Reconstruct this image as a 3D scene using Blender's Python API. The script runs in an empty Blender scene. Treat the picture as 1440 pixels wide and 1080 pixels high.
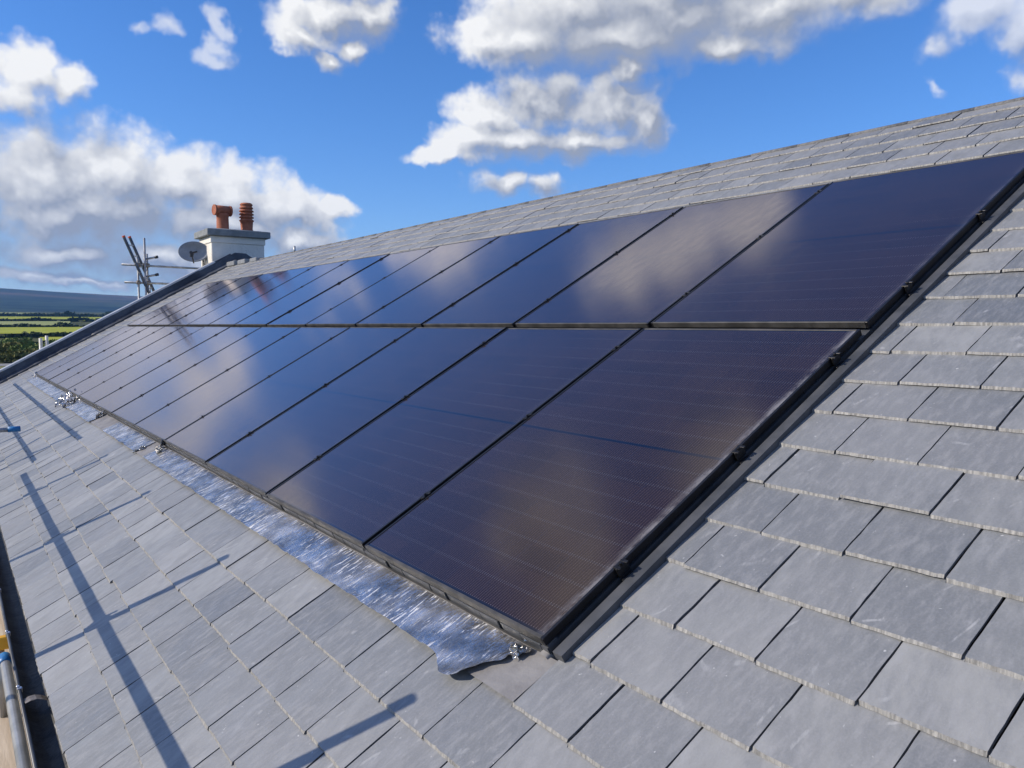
import bpy, math, random
from math import sin, cos, radians, pi, tan, atan2, sqrt, exp
from mathutils import Vector, Matrix, noise

random.seed(7)
S = bpy.context.scene
COL = S.collection

# ------------------------------------------------------------------ node helpers
class V:
    """a socket with arithmetic"""
    def __init__(s, nt, k): s.nt, s.k = nt, k
    def _m(s, op, *a, clamp=False):
        n = s.nt.nodes.new('ShaderNodeMath'); n.operation = op; n.use_clamp = clamp
        for i, x in enumerate((s,) + a): put(s.nt, n.inputs[i], x)
        return V(s.nt, n.outputs[0])
    def __add__(s, o): return s._m('ADD', o)
    def __radd__(s, o): return s._m('ADD', o)
    def __sub__(s, o): return s._m('SUBTRACT', o)
    def __rsub__(s, o): return (s * -1) + o
    def __mul__(s, o): return s._m('MULTIPLY', o)
    def __rmul__(s, o): return s._m('MULTIPLY', o)
    def __truediv__(s, o): return s._m('DIVIDE', o)
    def f(s, op, *a): return s._m(op, *a)
    def clamp(s): return s._m('ADD', 0.0, clamp=True)
    def ramp(s, a, b, x=0.0, y=1.0, smooth=True):
        n = s.nt.nodes.new('ShaderNodeMapRange')
        n.interpolation_type = 'SMOOTHSTEP' if smooth else 'LINEAR'
        put(s.nt, n.inputs[0], s)
        for i, v in enumerate((a, b, x, y)): put(s.nt, n.inputs[i + 1], v)
        return V(s.nt, n.outputs[0])

def put(nt, sock, x):
    if isinstance(x, V): nt.links.new(x.k, sock)
    elif hasattr(x, 'is_linked'): nt.links.new(x, sock)
    elif isinstance(x, (tuple, list)) and len(x) == 3 and sock.type == 'RGBA': sock.default_value = (*x, 1)
    else: sock.default_value = x

def vmath(nt, op, a, b=None, out=0):
    n = nt.nodes.new('ShaderNodeVectorMath'); n.operation = op
    put(nt, n.inputs[0], a)
    if b is not None:
        put(nt, n.inputs[3 if op == 'SCALE' else 1], b)
    return V(nt, n.outputs[1] if op in ('LENGTH', 'DOT_PRODUCT') else n.outputs[0])

def sep(nt, v):
    n = nt.nodes.new('ShaderNodeSeparateXYZ'); put(nt, n.inputs[0], v)
    return [V(nt, o) for o in n.outputs]

def comb(nt, x, y, z):
    n = nt.nodes.new('ShaderNodeCombineXYZ')
    for i, a in enumerate((x, y, z)): put(nt, n.inputs[i], a)
    return V(nt, n.outputs[0])

def mix(nt, f, a, b):
    n = nt.nodes.new('ShaderNodeMix'); n.data_type = 'RGBA'
    put(nt, n.inputs[0], f); put(nt, n.inputs[6], a); put(nt, n.inputs[7], b)
    return V(nt, n.outputs[2])

def tnoise(nt, vec, scale, detail=3, rough=.55, w=None, color=False, flat=False):
    n = nt.nodes.new('ShaderNodeTexNoise')
    if flat: n.noise_dimensions = '2D'
    if w is not None:
        n.noise_dimensions = '4D'; put(nt, n.inputs['W'], w)
    put(nt, n.inputs['Vector'], vec); put(nt, n.inputs['Scale'], scale)
    n.inputs['Detail'].default_value = detail; n.inputs['Roughness'].default_value = rough
    return V(nt, n.outputs[1 if color else 0])

def tvoro(nt, vec, scale, smooth=.6):
    n = nt.nodes.new('ShaderNodeTexVoronoi'); n.voronoi_dimensions = '2D'; n.feature = 'SMOOTH_F1'
    put(nt, n.inputs['Vector'], vec); n.inputs['Scale'].default_value = scale
    n.inputs['Smoothness'].default_value = smooth
    return V(nt, n.outputs[0])

# ------------------------------------------------------------------ camera
cam = bpy.data.cameras.new('camera')
cam.sensor_width = 36; cam.lens = 36 * 1115.82 / 1440
cam.clip_start = .05; cam.clip_end = 40000
co = bpy.data.objects.new('camera', cam); COL.objects.link(co)
co.location = (-1.2923, -1.6677, 0.8539)
co.rotation_euler = (radians(90 - 4.2202), 0, -radians(35.5105))
S.camera = co

# ------------------------------------------------------------------ sun, sky, exposure
SUN_AZ, SUN_EL = -63.3, 30.0         # bearing from +Y towards +X, height above horizon
sd = Vector((sin(radians(SUN_AZ)) * cos(radians(SUN_EL)), cos(radians(SUN_AZ)) * cos(radians(SUN_EL)), sin(radians(SUN_EL))))
sun = bpy.data.lights.new('sun', 'SUN'); sun.energy = 5.0; sun.angle = radians(.55); sun.color = (1, .885, .74)
so = bpy.data.objects.new('sun', sun); COL.objects.link(so)
so.rotation_euler = sd.to_track_quat('Z', 'Y').to_euler(); so.location = (-20, 10, 30)

S.view_settings.view_transform = 'Standard'; S.view_settings.look = 'None'
S.view_settings.exposure = 0; S.view_settings.gamma = 1
try: S.view_settings.use_curve_mapping = False
except Exception: pass

# clouds: bearing, elevation, half width, half height (degrees), weight
CL = [
 # long cumulus bank to the north
 (5.3,8.8,5.4,3.9),(9.6,9.5,4.4,3.3),(13.4,8.9,4.6,2.7),(16.9,8.2,4.4,2.8),(20.2,7.5,3.2,2.1),(7.6,6.8,8.5,2.3),(-1.1,7.6,6.0,5.0),(22.6,8.2,1.8,.7),
 (-7,9,6,6),(-4,14,5,3.5),(16,6.3,6,1.6),
 # broken bands low down
 (6.5,4.6,5.4,1.6),(12.5,4.0,6.0,1.6),(4.5,3.0,5,.8),(20.6,5.6,3.4,1.2),(17.4,3.8,4.5,.9),(7.4,2.75,6.3,.5),(.5,5.0,3.0,1.5),(-6,4,6,1.5),
 # upper left
 (4.1,15.0,2.9,1.8,.85),(6.9,14.7,2.4,1.3,.7),(3.6,13.6,3.2,1.5,.7),(0.6,14.6,3.0,2.2,.8),
 # wisps
 (12.4,18.6,3.0,1.5,.26),(16.0,18.9,1.6,2.2,.40),(15.0,17.0,3.2,1.3,.36),(11.0,18.2,2.2,1.0,.16),(15.4,17.8,1.8,1.3,.36),
 # upper middle
 (22.3,19.7,3.4,1.7),(25.6,20.2,2.0,1.8),(22.5,17.5,1.2,.8),(20.6,18.5,1.9,.95),(24.4,18.3,1.5,.9),(23.8,22.6,4.2,1.6),
 # big grey deck at the top
 (34.0,19.4,3.3,1.5),(39.5,20.7,7.4,2.4),(46.8,20.3,7.1,2.5),(52.9,20.1,5.9,2.2),(58.1,20.6,5.0,1.6),(50.2,18.4,4.4,1.1),(46,24,12,3),(43,19.2,8,2.3),(36,19,4,1.7),
 # bright cumulus over the roof
 (34.0,14.4,2.5,1.8),(37.5,15.6,3.4,2.1),(42.0,15.0,3.5,2.3),(44.3,13.7,2.4,1.9),(35.5,12.8,4.3,1.4),(30.6,11.7,2.6,.7),(40.5,12.7,4.3,1.2),(43.0,17.3,1.8,1.2),(32.5,12.7,3.0,1.5),
 (34.5,9.9,3.0,1.15,.8),(37.8,10.1,2.3,1.2,.75),
 # right hand edge
 (65.7,18.3,3.6,2.1,.75),(62.9,16.9,2.6,1.5,.35),(63.3,14.5,1.2,1.9,.22),(67.9,14.2,1.9,1.9,.40),(68.6,17.0,2.2,1.8),
 # high clouds that only the panels mirror
 (31,33,4.2,2.6),(35,34.6,4.0,2.4),(40.5,36.4,3.6,2.6),(9,39,6.5,3.6),(3,43,6,3),(22,47,6,2.6),(-4,22,6,3),
]

def cloud_group(box):
    """cloud density over bearing / elevation, from the banks that reach into one sector of the sky"""
    g = bpy.data.node_groups.new('cloud_density', 'ShaderNodeTree')
    g.interface.new_socket('P', in_out='INPUT', socket_type='NodeSocketVector')
    g.interface.new_socket('D', in_out='OUTPUT', socket_type='NodeSocketFloat')
    g.interface.new_socket('Body', in_out='OUTPUT', socket_type='NodeSocketFloat')
    gi = g.nodes.new('NodeGroupInput'); go = g.nodes.new('NodeGroupOutput')
    p = V(g, gi.outputs[0])
    n1 = tnoise(g, p, .42, 3, .55, color=True, flat=True)
    n0 = tnoise(g, p, .15, 1, .5, color=True, flat=True)
    w = vmath(g, 'ADD', vmath(g, 'MULTIPLY', vmath(g, 'SUBTRACT', n0, (.5, .5, .5)), (2.6, 1.4, 0)),
                        vmath(g, 'MULTIPLY', vmath(g, 'SUBTRACT', n1, (.5, .5, .5)), (2.4, 1.7, 0)))
    q = vmath(g, 'ADD', p, w)
    acc = None
    for c in CL:
        if c[0] + 1.5 * c[2] + 3 < box[0] or c[0] - 1.5 * c[2] - 3 > box[1] or c[1] + 1.5 * c[3] + 2 < box[2] or c[1] - 1.5 * c[3] - 2 > box[3]: continue
        n = g.nodes.new('ShaderNodeVectorMath'); n.operation = 'MULTIPLY_ADD'
        put(g, n.inputs[0], q); n.inputs[1].default_value = (1 / c[2], 1 / c[3], 0); n.inputs[2].default_value = (-c[0] / c[2], -c[1] / c[3], 0)
        l = vmath(g, 'LENGTH', V(g, n.outputs[0]))
        if len(c) > 4: l = l + (1 - c[4])
        acc = l if acc is None else acc.f('SMOOTH_MIN', l, .25)
    acc = 1.0 - acc
    if box[0] < -90:       # scattered clouds over the rest of the sky
        x, y, _ = sep(g, p)
        far = tnoise(g, p, .045, 4, .55, flat=True)
        oth = (x - 35).f('ABSOLUTE').ramp(52, 62).f('MAXIMUM', y.ramp(50, 58))
        acc = acc.f('MAXIMUM', (far - .53) * 3.2 * oth - (1.0 - oth) * 3)
    x, y, _ = sep(g, p)
    calm = x.ramp(31, 37) * y.ramp(16.6, 18.6)                  # the deck overhead is smooth, the cumulus billow
    amp = 1.0 - calm * .62
    fb = tnoise(g, p, .95, 6, .56, flat=True) - .5
    v1 = .42 - tvoro(g, vmath(g, 'ADD', p, vmath(g, 'SCALE', n1, 1.2)), .50, .6)
    v2 = .42 - tvoro(g, vmath(g, 'ADD', p, vmath(g, 'SCALE', n1, .8)), 1.25, .5)
    v3 = .42 - tvoro(g, vmath(g, 'ADD', p, vmath(g, 'SCALE', n1, .6)), 3.0, .5)
    d = acc + amp * (v1 * .38 + fb * .22 + v2 * .17 + v3 * .06) + .15
    bd = acc + amp * (v1 * .26 + fb * .10 + v2 * .15 + v3 * .05)
    g.links.new(d.k, go.inputs[0]); g.links.new(bd.k, go.inputs[1])
    return g

world = bpy.data.worlds.new('World'); S.world = world; world.use_nodes = True
nt = world.node_tree; nt.nodes.clear()
out = nt.nodes.new('ShaderNodeOutputWorld')
sky = nt.nodes.new('ShaderNodeTexSky'); sky.sky_type = 'NISHITA'; sky.sun_disc = False
sky.sun_elevation = radians(SUN_EL); sky.sun_rotation = radians(SUN_AZ)
sky.air_density = 1.0; sky.dust_density = .25; sky.ozone_density = 3.0; sky.altitude = 100
tc = nt.nodes.new('ShaderNodeTexCoord'); dirv = V(nt, tc.outputs['Generated'])
dx, dy, dz = sep(nt, dirv)
az = dx.f('ARCTAN2', dy) * (180 / pi); el = dz.f('MAXIMUM', -1).f('MINIMUM', 1).f('ARCSINE') * (180 / pi)
P = comb(nt, az, el, 0.0)
SKY_STRENGTH = .115
hsv = nt.nodes.new('ShaderNodeHueSaturation'); hsv.inputs['Saturation'].default_value = 1.22
hsv.inputs['Hue'].default_value = .497
put(nt, hsv.inputs['Color'], sky.outputs[0])
skyc = vmath(nt, 'MULTIPLY', V(nt, hsv.outputs[0]), (.96, 1.09, 1.50))
def sector(box):
    grp = cloud_group(box)
    def dens(p):
        n = nt.nodes.new('ShaderNodeGroup'); n.node_tree = grp; put(nt, n.inputs[0], p); return V(nt, n.outputs[0]), V(nt, n.outputs[1])
    D0, B0 = dens(P)
    _, B1 = dens(vmath(nt, 'ADD', P, (-.6, .75, 0)))
    _, B2 = dens(vmath(nt, 'ADD', P, (-1.8, 3.2, 0)))
    light = ((B0 - B1) * .80 + (B0 - B2) * .50 + .44 - B0.ramp(.10, .70) * .38).clamp()
    light = (light + (1.0 - D0.ramp(.0, .6)) * .10).clamp()
    alpha = (D0 * (1.0 - (1.0 - light) * .50)).ramp(-.07, .46)
    wisp = (az.ramp(8, 10) * az.ramp(20, 18) * el.ramp(15, 16)).f('MAXIMUM', az.ramp(60, 63) * .7)
    alpha = alpha * (1.0 - wisp * .38)
    cc = mix(nt, light.ramp(.06, .84, smooth=False), (.34, .375, .465), (.98, .98, .98))
    fin = mix(nt, alpha * el.ramp(-.5, 2.0), skyc, vmath(nt, 'SCALE', cc, 1 / SKY_STRENGTH))
    bg = nt.nodes.new('ShaderNodeBackground'); put(nt, bg.inputs[0], fin); bg.inputs[1].default_value = SKY_STRENGTH
    return bg.outputs[0]
def either(f, a, b_):
    n = nt.nodes.new('ShaderNodeMixShader'); put(nt, n.inputs[0], f); nt.links.new(a, n.inputs[1]); nt.links.new(b_, n.inputs[2]); return n.outputs[0]
SPLIT = 29.0
inbox = az.f('GREATER_THAN', -14.0) * az.f('LESS_THAN', 74.0) * el.f('LESS_THAN', 29.0)
north = sector((-14, SPLIT, -5, 29)); east = sector((SPLIT, 74, -5, 29)); rest = sector((-180, 180, 29, 90))
nt.links.new(either(inbox, rest, either(az.f('GREATER_THAN', SPLIT), north, east)), out.inputs[0])
world.cycles.sampling_method = 'MANUAL'; world.cycles.sample_map_resolution = 256

# ------------------------------------------------------------------ materials
def mat(name, base=(.5, .5, .5), rough=.6, metal=0.0, spec=.5):
    m = bpy.data.materials.new(name); m.use_nodes = True
    b = m.node_tree.nodes['Principled BSDF']
    b.inputs['Base Color'].default_value = (*base, 1); b.inputs['Roughness'].default_value = rough
    b.inputs['Metallic'].default_value = metal; b.inputs['Specular IOR Level'].default_value = spec
    return m, m.node_tree, b

def objco(nt):
    return V(nt, nt.nodes.new('ShaderNodeTexCoord').outputs['Object'])
def tintv(nt):
    n = nt.nodes.new('ShaderNodeAttribute'); n.attribute_name = 'tint'
    return V(nt, n.outputs['Fac'])
def bump(nt, b, h, strength=.3, dist=.01):
    n = nt.nodes.new('ShaderNodeBump'); n.inputs['Strength'].default_value = strength
    n.inputs['Distance'].default_value = dist; put(nt, n.inputs['Height'], h)
    nt.links.new(n.outputs[0], b.inputs['Normal'])

def noisy(name, c1, c2, scale=4, rough=.7, metal=0, bs=.2, bd=.005, stretch=(1, 1, 1), detail=4, spec=.4):
    m, nt, b = mat(name, c1, rough, metal, spec)
    p = vmath(nt, 'MULTIPLY', objco(nt), stretch)
    n = tnoise(nt, p, scale, detail, .6)
    put(nt, b.inputs['Base Color'], mix(nt, n.ramp(.3, .7), c1, c2))
    if bs: bump(nt, b, tnoise(nt, p, scale * 5, 3, .6), bs, bd)
    return m

def slate_material():
    m, nt, b = mat('slate', (.22, .24, .27), .5, 0, .95)
    p = objco(nt); t = tintv(nt)
    w = t * 37.0
    st = vmath(nt, 'MULTIPLY', p, (1.0, 3.2, 1.0))                    # grain runs up the slope
    x, y, z = sep(nt, p)
    dg = comb(nt, x * .75 + y * .35, y * 1.9 - x * .8, z)             # cleavage smears run askew
    big = tnoise(nt, p, 1.1, 3, .5)
    a = tnoise(nt, dg, 5.5, 5, .6, w=w)
    s = tnoise(nt, st, 16, 5, .62, w=w)
    fine = tnoise(nt, p, 170, 3, .6)
    chalk = tnoise(nt, dg, 9, 6, .68, w=w + 11.0)
    spk = tnoise(nt, p, 55, 2, .5, w=w + 5.0)
    c = mix(nt, t, (.118, .130, .141), (.280, .287, .280))
    c = mix(nt, a.ramp(.36, .64) * .55, c, (.104, .117, .132))
    c = mix(nt, s.ramp(.42, .72) * .42, c, (.33, .335, .34))
    c = mix(nt, big.ramp(.35, .7) * .22, c, (.30, .295, .295))
    c = mix(nt, chalk.ramp(.57, .80) * .44, c, (.43, .44, .455))
    scr = nt.nodes.new('ShaderNodeTexWave'); scr.wave_type = 'BANDS'; scr.bands_direction = 'DIAGONAL'
    put(nt, scr.inputs['Vector'], comb(nt, x * .6 + t * 9.0, y * 1.0, 0.0)); scr.inputs['Scale'].default_value = 2.2
    scr.inputs['Distortion'].default_value = 9; scr.inputs['Detail'].default_value = 2; scr.inputs['Detail Scale'].default_value = 1.4
    line = V(nt, scr.outputs[1]).ramp(.985, 1.0)
    c = mix(nt, line * chalk.ramp(.50, .60) * .34 * a.ramp(.42, .6), c, (.55, .56, .57))
    c = mix(nt, spk.ramp(.71, .77) * .65, c, (.62, .63, .63))
    c = mix(nt, fine.ramp(.35, .75) * .16, c, (.36, .37, .39))
    spk2 = tnoise(nt, p, 120, 2, .6, w=w + 3.0)
    c = mix(nt, spk2.ramp(.70, .78) * big.ramp(.45, .6) * .5, c, (.60, .61, .61))
    put(nt, b.inputs['Base Color'], c)
    put(nt, b.inputs['Roughness'], a.ramp(.3, .7, .40, .55))
    h = s * .7 + a * .8 + fine * .18
    bump(nt, b, h, .32, .006)
    return m

def cells_material():
    m, nt, b = mat('solar_cells_under_glass', (.010, .011, .022), .1, 0, .5)
    p = objco(nt); x, y, z = sep(nt, p)                                # x up the slope, y along the eave
    pitch = .0114
    fy = (y / pitch).f('FRACT'); line = (fy - .5).f('ABSOLUTE').ramp(.43, .5)
    cy = ((y - .013) / .1847).f('FRACT'); gapy = (cy - .5).f('ABSOLUTE').ramp(.492, .5)
    cx = ((x - .0195) / .0938).f('FRACT'); gx = (cx - .5).f('ABSOLUTE'); gapx = gx.ramp(.488, .5)
    dots = gx.ramp(.440, .458) * gx.ramp(.478, .486, 1, 0) * (fy - .5).f('ABSOLUTE').ramp(.36, .47)
    mid = (x - .861).f('ABSOLUTE').ramp(.0050, .0080, 1, 0)
    tone = tnoise(nt, comb(nt, (x / .0938).f('FLOOR'), (y / .1847).f('FLOOR'), z), 3.7, 0)
    c = mix(nt, tone.ramp(.35, .65), (.0165, .0100, .0098), (.0225, .0134, .0122))
    c = mix(nt, line * .85, c, (.125, .092, .092))
    c = mix(nt, gapx.f('MAXIMUM', gapy) * .6, c, (.018, .022, .045))
    c = mix(nt, dots, c, (.125, .115, .125))
    c = mix(nt, mid, c, (.004, .006, .016))
    inset = (x - .861).f('ABSOLUTE').ramp(.838, .844).f('MAXIMUM', (y - .567).f('ABSOLUTE').ramp(.551, .555))
    c = mix(nt, inset, c, (.008, .009, .016))
    # dried rain marks and finger smears on the glass
    sm = tnoise(nt, vmath(nt, 'MULTIPLY', p, (1.2, 5, 1)), 2.2, 6, .66)
    obi = nt.nodes.new('ShaderNodeObjectInfo')
    sm2 = tnoise(nt, comb(nt, x * 1.1 + y * .9, y * 14.0 - x * 9.0, V(nt, obi.outputs['Random']) * 40.0), 1.5, 5, .6)
    smear = sm2.ramp(.66, .80) * .05 + sm.ramp(.58, .85) * .018
    da = nt.nodes.new('ShaderNodeAttribute'); da.attribute_type = 'OBJECT'; da.attribute_name = 'dusty_edge'
    dn = tnoise(nt, vmath(nt, 'MULTIPLY', p, (1, 2.5, 1)), 7, 5, .65)
    dust = y.ramp(.008, .052, 1, 0) * dn.ramp(.34, .66) * V(nt, da.outputs['Fac'])
    c = mix(nt, (smear + dust * .48).clamp(), c, (.42, .42, .43))
    # anti-reflective glass: little mirror seen from above, strong at a glancing angle
    nt.nodes.remove(b)
    df = nt.nodes.new('ShaderNodeBsdfDiffuse'); put(nt, df.inputs['Color'], c)
    gl = nt.nodes.new('ShaderNodeBsdfAnisotropic'); gl.inputs['Color'].default_value = (1.0, .93, .945, 1)
    put(nt, gl.inputs['Roughness'], (dn.ramp(.3, .7, .105, .135) + dust * .35).clamp())
    bn = nt.nodes.new('ShaderNodeBump'); bn.inputs['Strength'].default_value = .05; bn.inputs['Distance'].default_value = .004
    put(nt, bn.inputs['Height'], tnoise(nt, p, 2.4, 2, .5)); nt.links.new(bn.outputs[0], gl.inputs['Normal'])
    lw = nt.nodes.new('ShaderNodeLayerWeight'); lw.inputs['Blend'].default_value = .5
    fac = V(nt, lw.outputs['Facing']).f('POWER', 3.2) * .95 + .008
    mx = nt.nodes.new('ShaderNodeMixShader'); put(nt, mx.inputs[0], fac)
    nt.links.new(df.outputs[0], mx.inputs[1]); nt.links.new(gl.outputs[0], mx.inputs[2])
    nt.links.new(mx.outputs[0], nt.nodes['Material Output'].inputs[0])
    return m

def foil_material():
    m, nt, b = mat('crinkled_aluminium_foil', (.80, .80, .80), .3, .7)
    p = objco(nt)
    n = (tnoise(nt, vmath(nt, 'MULTIPLY', p, (1.0, 3.4, 1)), 9, 3, .55) - .5).f('ABSOLUTE')
    n3 = (tnoise(nt, vmath(nt, 'MULTIPLY', p, (1.5, 2.6, 1)), 24, 3, .6) - .5).f('ABSOLUTE')
    n2 = tnoise(nt, vmath(nt, 'MULTIPLY', p, (1.0, 2.0, 1)), 60, 4, .65)
    cr = tnoise(nt, vmath(nt, 'MULTIPLY', p, (1.0, 6.0, 1)), 15, 6, .68).ramp(.53, .62) * tnoise(nt, p, 6, 3).ramp(.38, .55)
    put(nt, b.inputs['Metallic'], tnoise(nt, p, 3.5, 3).ramp(.35, .65, .95, .72) - cr * .55)
    bump(nt, b, n * 1.0 + n3 * .40, .9, .014)
    put(nt, b.inputs['Base Color'], mix(nt, tnoise(nt, p, 9, 3).ramp(.35, .7), (.36, .355, .35), (.74, .725, .71)) if cr is None else mix(nt, cr, mix(nt, tnoise(nt, p, 9, 3).ramp(.35, .7), (.36, .355, .35), (.74, .725, .71)), (.90, .90, .90)))
    put(nt, b.inputs['Roughness'], n2.ramp(.3, .7, .10, .26))
    return m

def tint_mat(name, stops, rough=.7, nscale=None, namt=.3):
    """colour chosen by each piece's own tint"""
    m, nt, b = mat(name, stops[0], rough, 0, .25)
    t = tintv(nt)
    c = mix(nt, t, stops[0], stops[1])
    if nscale:
        c = mix(nt, tnoise(nt, objco(nt), nscale, 3).ramp(.35, .65) * namt, c, stops[-1])
    put(nt, b.inputs['Base Color'], c)
    return m

M = {}
M['slate'] = slate_material()
M['slate_edge'] = noisy('chipped_slate_edge', (.18, .18, .178), (.40, .395, .375), 55, .85, bs=.5, bd=.003, stretch=(.3, 2.2, .3), detail=6)
M['slate_side'] = noisy('slate_side', (.10, .105, .115), (.20, .20, .20), 60, .8, bs=.6)
M['underlay'] = mat('dark_underlay', (.02, .02, .022), .9)[0]
M['cells'] = cells_material()
M['frame'] = noisy('black_anodised_frame', (.009, .009, .011), (.015, .015, .017), 12, .38, .2, bs=.05)
M['frame_face'] = noisy('dusty_frame_face', (.042, .042, .042), (.095, .092, .087), 9, .55, .25, bs=.1)
M['clamp'] = noisy('black_clamp', (.012, .012, .013), (.03, .03, .032), 30, .4, .5, bs=.1)
M['tray'] = noisy('grey_plastic_tray', (.045, .05, .058), (.085, .09, .10), 6, .5, bs=.1)
M['lead'] = noisy('grey_flashing', (.17, .165, .165), (.27, .265, .26), 6, .55, .15, bs=.5, bd=.006)
M['navy_lead'] = noisy('dark_flashing', (.022, .029, .046), (.085, .098, .125), 2.2, .45, .1, bs=.4, bd=.01)
M['pale_lead'] = noisy('pale_coping_metal', (.40, .42, .45), (.55, .57, .60), 2, .4, .5, bs=.2, bd=.006)
M['foil'] = foil_material()
M['render'] = noisy('off_white_render', (.66, .62, .53), (.76, .72, .63), 2.5, .9, bs=.35, bd=.006)
def stained_render():
    m, nt, b = mat('weathered_white_render', (.76, .73, .66), .9, 0, .2)
    p = objco(nt)
    st = tnoise(nt, vmath(nt, 'MULTIPLY', p, (7, 7, .7)), 1.6, 5, .6)
    bl = tnoise(nt, p, 2.2, 5, .6); hair = (tnoise(nt, p, 3.1, 4, .6) - .5).f('ABSOLUTE').ramp(.0, .008, 1, 0)
    c = mix(nt, bl.ramp(.35, .7), (.80, .775, .71), (.70, .675, .61))
    c = mix(nt, st.ramp(.56, .76) * .45, c, (.36, .35, .31)); c = mix(nt, hair * .35, c, (.30, .29, .27))
    put(nt, b.inputs['Base Color'], c); bump(nt, b, tnoise(nt, p, 22, 4), .3, .006)
    return m
M['stack'] = stained_render()
M['cap'] = noisy('grey_cement_slab', (.17, .19, .20), (.26, .28, .29), 5, .8, bs=.4)
M['terracotta'] = noisy('terracotta', (.30, .092, .048), (.42, .15, .085), 6, .75, bs=.3)
M['soot'] = mat('soot', (.03, .02, .018), .9)[0]
M['dish'] = noisy('grey_dish_paint', (.20, .225, .26), (.27, .295, .33), 4, .45, .1, bs=0)
M['dark_plastic'] = mat('dark_plastic', (.025, .026, .03), .45)[0]
M['galv'] = noisy('galvanised_tube', (.30, .315, .33), (.50, .51, .52), 7, .42, .75, bs=.2, stretch=(1, 1, 1))
M['galv_pale'] = noisy('pale_tube', (.58, .57, .52), (.72, .71, .66), 5, .5, .2, bs=.1)
M['coupler'] = noisy('rusty_coupler', (.16, .14, .125), (.30, .27, .24), 30, .55, .7, bs=.3)
M['blue'] = noisy('blue_plastic_cap', (.015, .13, .36), (.03, .20, .46), 9, .4, bs=0)
M['yellow'] = noisy('yellow_paint', (.75, .36, .02), (.80, .45, .05), 8, .45, bs=0)
M['ladder'] = noisy('shaded_ladder_rail', (.055, .07, .10), (.12, .14, .18), 4, .4, .5, bs=0)  # aluminium rails, their shade side painted in as navy
M['red'] = noisy('orange_red_cap', (.50, .075, .03), (.58, .12, .05), 8, .5, bs=0)
M['gutter'] = noisy('grey_gutter', (.040, .046, .055), (.10, .11, .12), 3, .42, bs=.1)
M['gutter_bed'] = noisy('gutter_inside', (.012, .014, .018), (.06, .062, .06), 7, .55, bs=.5, bd=.01)  # inner face of the gutter, darker than the outside
M['zinc'] = mat('bright_zinc', (.72, .70, .72), .3, .9)[0]
M['timber'] = noisy('scaffold_timber', (.42, .34, .25), (.58, .50, .40), 3, .8, bs=.4, stretch=(6, .6, 1))
M['wall'] = noisy('wall_render', (.58, .54, .46), (.66, .62, .54), 1.5, .9, bs=.3)

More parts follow.
